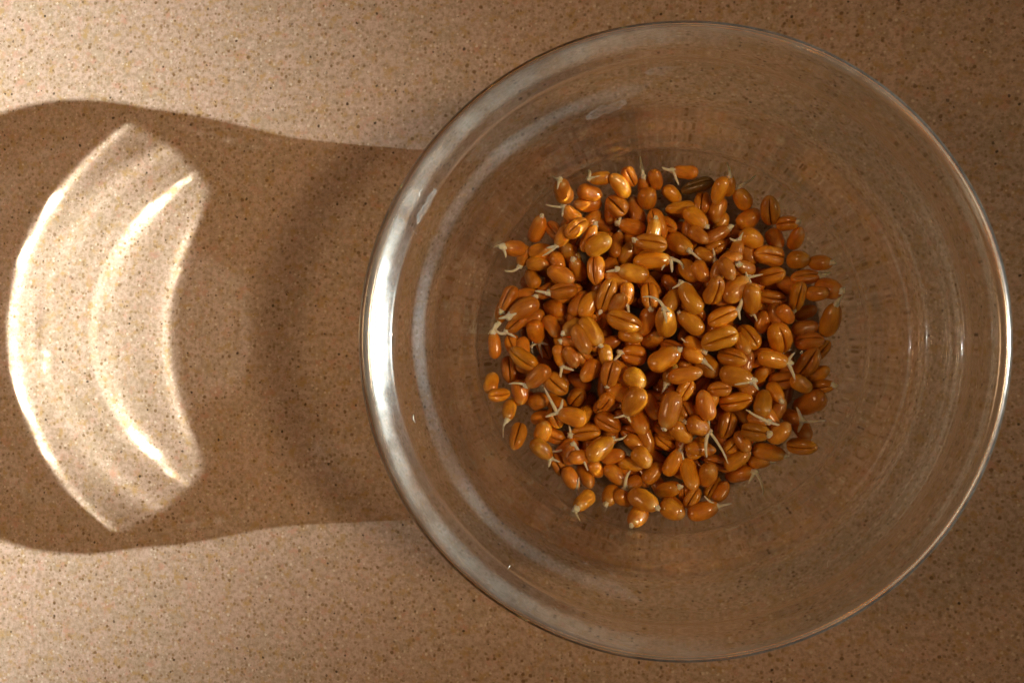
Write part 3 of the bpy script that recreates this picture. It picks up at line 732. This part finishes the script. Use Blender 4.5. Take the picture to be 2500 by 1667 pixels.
UNDER = [(1.77,-1.52,0.61,0.71,0.37,1.89,0),(-0.15,-0.21,0.6,0.71,0.38,1.9,0),(-1.77,0.55,0.6,0.69,0.39,6.25,0),(2.27,-0.18,0.6,0.67,0.37,3.85,0),
(-0.85,-0.06,0.61,0.69,0.41,3.95,0),(-0.21,2.26,0.6,0.66,0.37,4.35,0),(1.69,0.05,0.59,0.71,0.37,1.68,0),(1.06,-1.87,0.61,0.7,0.4,0.57,0),
(1.32,-1.65,0.84,0.68,0.39,0.37,-0.14),(0.82,1.47,0.6,0.71,0.38,6.15,0),(-1.86,-1.9,0.62,0.7,0.37,2.77,0),(1.42,1.16,0.6,0.72,0.37,4.22,0),
(-1.82,-2.55,0.7,0.67,0.4,5.94,0),(1.22,1.91,0.62,0.67,0.41,3.47,0),(-2.15,-2.34,0.89,0.69,0.38,2.58,-0.28),(0.19,-0.44,0.64,0.69,0.39,2.02,0.28),
(-0.6,0.37,0.59,0.66,0.37,6.08,0),(-2.32,-0.31,0.61,0.71,0.38,3.71,0),(0.89,-0.51,0.6,0.66,0.4,5.09,0),(0.58,-1.9,0.61,0.66,0.39,4.98,0),
(0.15,2.7,0.65,0.67,0.38,1.13,-0.14),(-3.04,-1.39,0.79,0.68,0.37,5.98,-0.28),(-3.4,-0.31,0.85,0.69,0.4,4.67,0),(1.57,-0.96,0.6,0.66,0.38,3.26,0),
(0.3,-1.5,0.6,0.7,0.4,3.96,0),(-1.73,1.1,0.6,0.67,0.36,1.34,0),(1.98,1.9,0.64,0.7,0.38,3.74,0),(1.47,-0.43,0.66,0.69,0.39,3.99,-0.42),
(0.86,-2.57,0.62,0.7,0.37,5.74,0),(2.68,0.88,0.63,0.66,0.36,1.59,0),(-1.51,-0.57,0.6,0.66,0.39,1.04,0),(-3.26,-0.74,0.91,0.71,0.39,3.84,0),
(2.1,0.6,0.62,0.71,0.41,5.37,0),(-1.02,1.69,0.61,0.67,0.39,5.01,0),(0.62,-2.84,0.66,0.67,0.4,5.55,0),(1.8,1.42,0.67,0.7,0.39,5.18,-0.42),
(-0.57,-1.8,0.61,0.71,0.4,1.01,0),(2.01,-0.82,0.7,0.68,0.37,2.87,0.42),(-0.99,0.69,0.66,0.67,0.39,5.22,0.42),(-0.23,1.48,0.6,0.68,0.38,0.51,0),
(-1,2.32,0.62,0.66,0.4,0.82,0),(0.76,0.57,0.59,0.71,0.37,1.93,0),(0.72,2.33,0.62,0.69,0.4,2.36,0),(-0.39,-0.99,0.6,0.71,0.4,4.24,0),
(-1.86,-0.37,0.61,0.7,0.4,0.79,0),(1.46,-2.59,0.66,0.71,0.38,4.03,0),(-0.12,-2.79,0.64,0.7,0.38,2.38,0),(-2.04,1.53,0.64,0.69,0.4,2.4,-0.14),
(-2.58,1.99,0.76,0.67,0.4,6.24,-0.28),(0.72,-0.07,0.68,0.67,0.37,3.61,0),(0.38,3,0.79,0.71,0.36,2.97,0.14),(-2.86,0.76,0.67,0.66,0.41,5.58,0),
(0.83,1.08,0.73,0.66,0.39,0.77,-0.14),(-3.2,0.29,0.74,0.67,0.39,1.67,0),(-2.72,-0.57,0.71,0.68,0.4,5.49,0),(2.71,-1.14,0.67,0.67,0.41,1.31,0),
(2.02,1,0.77,0.67,0.38,5.53,-0.14),(1.33,-2.18,0.83,0.7,0.4,1.9,0),(1.15,2.4,0.64,0.72,0.39,2.07,-0.14),(-1.51,-0.11,0.79,0.67,0.41,3.62,0.42),
(-3.1,1.27,0.86,0.68,0.39,5.25,-0.14),(0.04,-2.36,0.62,0.66,0.4,0.1,0),(-2.09,1.18,0.74,0.7,0.39,4.59,-0.7),(-2.49,-0.86,0.91,0.72,0.36,2.85,0),
(0.77,-0.98,0.65,0.67,0.38,4.71,-0.28),(-1.84,-1.5,0.67,0.71,0.39,4.03,0.42),(-1.44,1.93,0.61,0.71,0.38,5.31,0),(-1.47,-2.06,0.78,0.7,0.39,2.64,0.42),
(-1.95,-0.95,0.87,0.72,0.4,2.37,0.7),(-1.4,2.75,0.68,0.69,0.37,2.64,0.14),(-0.83,1.31,0.76,0.7,0.4,0.36,0),(-1.24,-1.24,0.6,0.68,0.39,1.62,0),
(1.23,0.67,0.69,0.69,0.4,4.46,-0.56),(-1.79,2.3,0.72,0.68,0.38,3.07,-0.28),(0.51,0.9,0.95,0.67,0.37,6.04,0.28),(0.88,1.85,0.84,0.68,0.4,1.16,0),
(2.16,-1.91,0.64,0.7,0.36,4.17,0),(-0.68,0.99,0.71,0.66,0.4,5.75,-0.7),(-2.68,-1.96,0.78,0.68,0.39,0.12,-0.42),(-2.59,1.27,0.66,0.71,0.4,2.12,0),
(-0.8,3.03,0.71,0.71,0.39,5.36,-0.28),(-1.36,-2.64,0.81,0.67,0.37,5.9,-0.7),(1.59,1.95,0.85,0.71,0.37,3.24,0),(-0.17,-1.73,0.7,0.7,0.4,2.38,0.42),
(0.51,2.59,0.85,0.7,0.37,2.95,0),(0.23,2.13,0.67,0.7,0.41,1.72,0.42),(-0.93,-0.46,0.67,0.71,0.4,0.04,0),(-0.33,0.86,0.74,0.71,0.38,2.85,0.7),
(-1.4,2.3,0.98,0.69,0.4,3.7,0.28),(-2.69,0.14,0.63,0.67,0.39,5.13,0),(-0.49,-2.35,0.78,0.68,0.37,2.34,-0.14),(0.18,-0.95,0.65,0.72,0.37,1.57,0.42),
(2.24,-1.58,0.85,0.66,0.38,1.21,-0.14),(2.53,1.31,0.68,0.67,0.38,3.29,-0.28),(2.57,0.23,0.71,0.71,0.37,2.86,0.28),(-1.38,0.25,0.87,0.68,0.39,1.76,-0.42),
(1.63,2.46,0.66,0.7,0.38,0.83,0.14),(-2.83,1.73,0.81,0.68,0.4,2.96,0.28),(-2.06,0.81,0.86,0.67,0.36,4.74,-0.28),(-2.21,1.98,0.9,0.68,0.39,1.17,0),
(0.25,1.53,0.63,0.72,0.37,3.8,0.28),(0.01,0.84,1,0.68,0.36,0.19,0.28),(-0.15,0.52,0.99,0.66,0.37,3.98,-0.7),(0.32,0.6,1.1,0.7,0.4,4.94,-0.7),
(1.06,0.3,0.85,0.71,0.41,1.53,0),(-0.59,1.77,0.75,0.72,0.39,0.61,0),(1.92,-0.34,0.87,0.69,0.36,2.69,0.28),(-1.41,1.59,0.81,0.66,0.37,3.92,-0.14),
(2.29,-0.62,0.89,0.72,0.4,5.07,-0.7),(-2.22,0.46,0.9,0.71,0.37,4.52,-0.7),(0.04,1.25,0.9,0.67,0.38,3.72,0),(1.47,1.5,0.89,0.69,0.4,4.59,-0.28),
(-0.85,-3.13,0.75,0.69,0.38,4.9,0.28),(1.24,-0.83,0.83,0.68,0.39,2.57,0),(-1.18,1.02,0.9,0.68,0.39,5.17,0),(-3.32,0.79,0.95,0.71,0.36,5.49,0),
(0.75,-1.43,0.76,0.7,0.39,0.55,-0.14),(-2.18,-1.74,0.9,0.66,0.37,5.64,0.28),(-2.18,2.35,1.09,0.69,0.38,4.09,0),(0.49,-2.5,0.87,0.7,0.4,2.05,-0.14),
(-1.28,-0.06,1.18,0.7,0.37,0.38,0),(-1.16,-1.55,0.83,0.68,0.39,0.53,0),(-1.37,-1.02,0.81,0.69,0.37,4.56,0),(-1.39,1.3,1.11,0.67,0.39,3.91,0),
(1.51,0.66,0.59,0.71,0.37,4.38,0),(-0.75,-1.37,0.97,0.7,0.39,2.41,0.14),(-1.17,-0.73,0.98,0.69,0.39,0.11,-0.42),(-0.96,0.62,1.05,0.66,0.39,5.61,-0.42),
(-0.72,-0.44,0.95,0.67,0.4,0.77,-0.42),(0.79,0.95,1.22,0.68,0.37,4.48,0.14),(0.05,-1.17,0.8,0.67,0.39,2.72,0),(-0.29,-1.81,0.96,0.67,0.37,5.15,-0.28),
(0.83,-1.13,0.96,0.72,0.4,4.05,0),(-0.87,1.82,0.91,0.68,0.36,4.38,0.14),(-0.07,1.78,0.85,0.7,0.39,2.92,0.28),(-0.29,-1.27,0.9,0.67,0.36,2.91,-0.28),
(0.48,-1.63,1.03,0.72,0.4,4.07,-0.42),(-1.88,-0.18,1.05,0.68,0.38,0.98,0),(-1.32,0.57,1.23,0.71,0.39,4.27,-0.7),(1.42,1,0.99,0.71,0.4,3.2,0.28),
(-1.05,1.06,1.27,0.69,0.37,1.93,0),(-1.26,1.71,1.17,0.67,0.41,0.87,-0.56),(0.18,1.24,1.16,0.67,0.37,2.19,0),(-2.12,-0.43,1.27,0.72,0.4,0.92,0.14),
(0.52,0.19,0.81,0.72,0.38,1.19,-0.7),(-1.82,0.39,0.99,0.66,0.4,1.61,-0.7),(-0.78,0.02,0.87,0.67,0.37,1.23,0),(-0.83,-1.75,0.95,0.68,0.38,2.77,0.28),
(-0.34,0.54,1.18,0.69,0.39,4.06,-0.42),(0.02,0.59,1.35,0.68,0.37,4.75,0),(1.37,0.34,0.94,0.68,0.4,5.81,-0.7),(-0.18,0.08,0.83,0.71,0.39,6.22,0),
(0.6,-0.18,1.02,0.69,0.4,3.36,0.14),(-0.39,1.32,1.01,0.69,0.37,5.39,0.28),(0.87,0.17,1.2,0.71,0.37,4.13,0),(1.58,-0.7,0.96,0.72,0.4,4.26,0.42),
(0.91,-1.5,1,0.7,0.39,1.4,0.7),(0.69,1.42,1.19,0.7,0.37,1.62,-0.7),(-0.91,-0.97,1.21,0.69,0.39,1.55,0),(0.24,-0.17,1.27,0.69,0.37,2.73,-0.14),
(0.5,1.78,0.76,0.69,0.38,1.05,-0.42),(0.47,-1.13,1.09,0.66,0.37,1.82,-0.7),(0.17,-0.66,0.98,0.67,0.4,1.02,0),(-0.35,-0.89,0.87,0.71,0.37,0.58,0),
(1.08,1.16,1.28,0.67,0.39,1.96,0)]

def grain_mesh(name, seed, nu=30, nv=48, mat=None):
    r = random.Random(seed)
    blunt, point, depth, bend = r.uniform(2.7, 3.4), r.uniform(2.1, 2.6), r.uniform(0.30, 0.46), r.uniform(-0.05, 0.10)
    ripple, waist, lean = r.uniform(0.03, 0.10), r.uniform(-0.05, 0.10), r.uniform(-0.10, 0.10)
    v, f, crease, germ = [], [], [], []
    for i in range(nu + 1):
        s = -math.cos(math.pi * i / nu)                     # -1 brush end .. +1 germ end
        e = blunt if s < 0 else point
        rr = max(0.0, 1 - abs(s) ** e) ** 0.5 if s < 0 else max(0.0, 1 - abs(s) ** e) ** 0.56
        rr *= (1 - 0.06 * s) * (1 - waist * math.exp(-((s - 0.1) / 0.4) ** 2))
        for j in range(nv):
            d = 2 * (j + 0.5) / nv - 1                      # angle from the crease at -Z, denser there
            d = math.copysign(abs(d) ** 1.7, d) * math.pi
            a = d - math.pi / 2
            endf = max(0.0, 1 - abs(s) ** 6)
            g = math.exp(-(d / 0.085) ** 2)
            cheek = 0.17 * math.exp(-((abs(d) - 0.62) / 0.42) ** 2)
            k = 1 + cheek - depth * g * endf - 0.10 * math.exp(-(d / 0.9) ** 2)
            y, z = rr * k * math.cos(a), rr * k * math.sin(a) * 0.93
            # the germ: a shallow oval with a raised shield, on the back at +X
            q = ((s - 0.76) / 0.20) ** 2 + ((abs(d) - math.pi) / 0.62) ** 2
            sh = math.exp(-q * 1.4)
            ring = math.exp(-((q - 1.0) / 0.35) ** 2)
            z += (0.035 * sh - 0.03 * ring) * rr
            z += bend * (s * s - 0.3)
            n3 = noise.noise(Vector((s * 1.7 + seed * 3.1, y * 1.5, z * 1.5)))
            n4 = noise.noise(Vector((s * 3.5 + seed, y * 3.2, z * 3.2 + 5)))
            y += lean * (s * s - 0.4)
            v.append((s + 0.02 * n3, y * (1 + ripple * n3 + 0.03 * n4), z * (1 + ripple * n3 + 0.03 * n4)))
            crease.append(g * endf)
            germ.append(min(1, sh + max(0, s - 0.9) * 4))
    for i in range(nu):
        for j in range(nv):
            a, b = i * nv + j, i * nv + (j + 1) % nv
            f.append((a, b, b + nv, a + nv))
    me = mesh_data(name, v, f, mat, True, 1.0)
    for nm, vals in (('crease', crease), ('germ', germ)):
        at_ = me.attributes.new(nm, 'FLOAT', 'POINT')
        at_.data.foreach_set('value', vals)
    return me

GRAINS = [grain_mesh('grain', 3 + i, mat=M_grain) for i in range(12)]
OLIVE = grain_mesh('grain_olive', 5, mat=M_olive)

def tube(path, r0, r1, n=8):
    v, f = [], []
    prev = Vector((0, 0, 1))
    for i, p in enumerate(path):
        t = (path[min(i + 1, len(path) - 1)] - path[max(i - 1, 0)]).normalized()
        u = prev.cross(t)
        if u.length < 1e-4: u = Vector((1, 0, 0)).cross(t)
        u.normalize(); w = t.cross(u)
        q = i / (len(path) - 1)
        r = (r0 + (r1 - r0) * q) * (1 if q < 0.9 else 0.75)
        for k in range(n):
            a = 2 * math.pi * k / n
            v.append(tuple(p + (u * math.cos(a) + w * math.sin(a)) * r))
    m = len(path)
    for i in range(m - 1):
        for k in range(n):
            a, b = i * n + k, i * n + (k + 1) % n
            f.append((a, b, b + n, a + n))
    v.append(tuple(path[-1] + (path[-1] - path[-2]).normalized() * r1 * 0.8))
    for k in range(n): f.append(((m - 1) * n + k, (m - 1) * n + (k + 1) % n, len(v) - 1))
    f.append(tuple(range(n))[::-1])
    return v, f

def nub(c, ax, size, seed):
    v, f = [], []
    q = ax.to_track_quat('X', 'Z')
    nu, nv = 10, 12
    for i in range(nu + 1):
        s = -math.cos(math.pi * i / nu)
        for j in range(nv):
            a = 2 * math.pi * j / nv
            rr = math.sqrt(max(0, 1 - s * s)) * 0.72
            p = Vector((s, rr * math.cos(a), rr * math.sin(a)))
            p *= 1 + 0.62 * noise.noise(p * 1.9 + Vector((seed * 5.7, 0, 0)))
            v.append(tuple(c + q @ (p * size)))
    for i in range(nu):
        for j in range(nv):
            a, b = i * nv + j, i * nv + (j + 1) % nv
            f.append((a, b, b + nv, a + nv))
    return v, f

PX = 1 / (3.136 * 110)
kernel_objs = []
for i, (x, y, z, L, W, az, pt, typ, roots) in enumerate(KERNELS):
    r = random.Random(100 + i)
    ax = Vector((math.cos(az) * math.cos(pt), math.sin(az) * math.cos(pt), math.sin(pt)))
    roll = {'b': r.gauss(0, 0.30), 'c': math.pi + r.gauss(0, 0.22), 'o': math.pi + 0.3, 's': math.pi / 2 * r.choice((-1, 1)) + r.gauss(0, 0.25), 'e': r.gauss(0, 0.25)}[typ]
    basis = Euler((0, -pt, az)).to_matrix() @ Matrix.Rotation(roll, 3, 'X')
    olive = typ == 'o'
    data = OLIVE if olive else GRAINS[r.randrange(len(GRAINS))]
    th = W / 2 * r.uniform(0.93, 1.0)
    base = Vector((x, y, z)) * U
    mtx = basis.to_4x4() @ Matrix.Diagonal((L / 2 * U, W / 2 * U, th * U, 1))
    if roots:
        root = link('wheat_kernel', None, loc=base)
        root.empty_display_size = 0.02
        body = link('grain', data, root)
        body.matrix_basis = mtx
        body.cycles.is_caustics_receiver = True
        tip = ax * (L / 2 * 0.93)
        rise = Vector((0, 0, W * 0.13))
        sz = r.uniform(0.08, 0.115) if roots != 'n' else r.uniform(0.075, 0.105)
        nv_, nf_ = nub(tip + rise * 0.6 - ax * 0.02, (ax + Vector((0, 0, 0.4))).normalized(), sz, i)
        sp = link('sprout', mesh_data('sprout', nv_, nf_, M_sprout), root)
        for (ra, ln, bend) in ([] if roots == 'n' else roots):
            n = 12
            ln = ln * PX * 1.12 + 0.03
            a0 = -rad(ra) + rad(bend)
            el = r.uniform(0.12, 0.40)
            p = tip + rise
            path = [p.copy()]
            for k in range(n):
                q = (k + 0.5) / n
                a = a0 - rad(bend) * 2 * q + 0.16 * noise.noise(Vector((q * 3, i * 1.7, ra)))
                e = el * (1 - 1.3 * q)
                p = p + Vector((math.cos(a) * math.cos(e), math.sin(a) * math.cos(e), math.sin(e))) * ln / n
                path.append(p.copy())
            w0 = r.uniform(0.035, 0.048)
            tv, tf = tube(path, w0, w0 * r.uniform(0.42, 0.6))
            link('rootlet', mesh_data('rootlet', tv, tf, M_sprout), sp)
    else:
        root = link('wheat_kernel', data)
        root.matrix_basis = Matrix.Translation(base) @ mtx
        root.cycles.is_caustics_receiver = True
    kernel_objs.append((root, x, y, z, typ, roots, olive, L, W, az))

# hidden lower layers of the pile: one mass
low = grain_mesh('low', 21, 12, 14, M_grain)
lv = [v.co.copy() for v in low.vertices]
lf = [tuple(p.vertices) for p in low.polygons]
cr0 = [d.value for d in low.attributes['crease'].data]
vv, ff, crs = [], [], []
for (x, y, z, L, W, az, pt) in UNDER:
    m3 = Euler((rnd.uniform(0, 6.28), 0, 0)).to_matrix()
    m3 = Euler((0, -pt, az)).to_matrix() @ m3
    o = len(vv)
    for c in lv:
        q = m3 @ Vector((c.x * L / 2, c.y * W / 2, c.z * W / 2))
        vv.append((x + q.x, y + q.y, z + q.z))
    ff += [tuple(a + o for a in fc) for fc in lf]
    crs += cr0
bpy.data.meshes.remove(low)
me = mesh_data('wheat_bed', vv, ff, M_grain)
at_ = me.attributes.new('crease', 'FLOAT', 'POINT'); at_.data.foreach_set('value', crs)
bed = link('wheat_bed', me)
bed['kind'] = 'stuff'
bed['label'] = 'lower layer of amber wheat kernels seen through gaps in the pile'

# labels that single each kernel out: look, then place in the pile by the clock
HOURS = ['twelve', 'one', 'two', 'three', 'four', 'five', 'six', 'seven', 'eight', 'nine', 'ten', 'eleven']
NUMS = ['', 'one rootlet', 'two rootlets', 'three rootlets']
cx0 = sum(k[1] for k in kernel_objs) / len(kernel_objs)
cy0 = sum(k[2] for k in kernel_objs) / len(kernel_objs)
def heading_word(az):
    d = math.degrees(az) % 180
    return ('level', 'rising', 'upright', 'falling')[int(((d + 22.5) % 180) // 45)]
def place_word(x, y):
    dx, dy = x - cx0, y - cy0
    rr = math.hypot(dx, dy)
    h = (90 - math.degrees(math.atan2(dy, dx))) % 360
    hh = int((h + 7.5) // 15) % 24
    clock = ("half past " if hh % 2 else "") + HOURS[hh // 2] + ("" if hh % 2 else " o'clock")
    ring = 'pile heart' if rr < 0.9 else 'inner pile' if rr < 1.7 else 'mid pile' if rr < 2.5 else 'outer pile' if rr < 3.2 else 'pile edge'
    return ring + ' at ' + clock
alike = {}
for (o, x, y, z, typ, roots, olive, L, W, az) in kernel_objs:
    look = 'olive brown' if olive else 'plump amber' if W > 0.415 else 'slim amber' if W < 0.335 else 'amber'
    face = {'b': 'smooth-backed', 'c': 'creased', 'o': 'creased', 's': 'sideways', 'e': 'germ-end-up'}[typ]
    spr = '' if not roots else ' with white germ' if roots == 'n' else ' with ' + NUMS[min(3, len(roots))]
    alike.setdefault(look + ' ' + face + ' wheat kernel' + spr + ', ' + heading_word(az) + ', ' + place_word(x, y), []).append((-y, o))
for lab, rows in alike.items():
    rows.sort(key=lambda r: r[0])
    pre = [''] if len(rows) == 1 else ['upper ', 'lower '] if len(rows) == 2 else ['topmost ', 'middle ', 'lowest '] + ['lowest of all '] * len(rows)
    for p_, (_, o) in zip(pre, rows):
        tag(o, p_ + lab, 'wheat kernel', 'sprouted wheat kernels piled in the bowl')

# ------------------------------------------------------------------ dust and lint on the glass
vv, ff = [], []
for i in range(90):
    a = rnd.uniform(0, 2 * math.pi)
    z = rnd.uniform(2.4, 4.6)
    rr = wall_r(z) - 0.02
    c = Vector((rr * math.cos(a), rr * math.sin(a), z + 0.012))
    if rnd.random() < 0.9:
        s = rnd.uniform(0.004, 0.009)
        o = len(vv)
        for d in ((1, 0, 0), (0, 1, 0), (0, 0, 1), (-1, -1, -0.6)):
            vv.append(tuple(c + Vector(d) * s))
        ff += [(o, o + 1, o + 2), (o, o + 2, o + 3), (o, o + 3, o + 1), (o + 1, o + 3, o + 2)]
    else:
        t0, ln, bd_ = rnd.uniform(0, 6.28), rnd.uniform(0.08, 0.22), rnd.uniform(-2, 2)
        path = [c.copy()]
        p = c.copy()
        for k in range(5):
            t1 = t0 + bd_ * k / 5
            p = p + Vector((math.cos(t1), math.sin(t1), 0.25)) * ln / 5
            path.append(p.copy())
        tv, tf = tube(path, 0.003, 0.002, 4)
        o = len(vv)
        vv += tv
        ff += [tuple(q + o for q in fc) for fc in tf]
lint = link('dust', mesh_data('dust', vv, ff, M_lint, False))
lint['kind'] = 'stuff'
lint['label'] = 'fine dust and lint sticking to the glass'
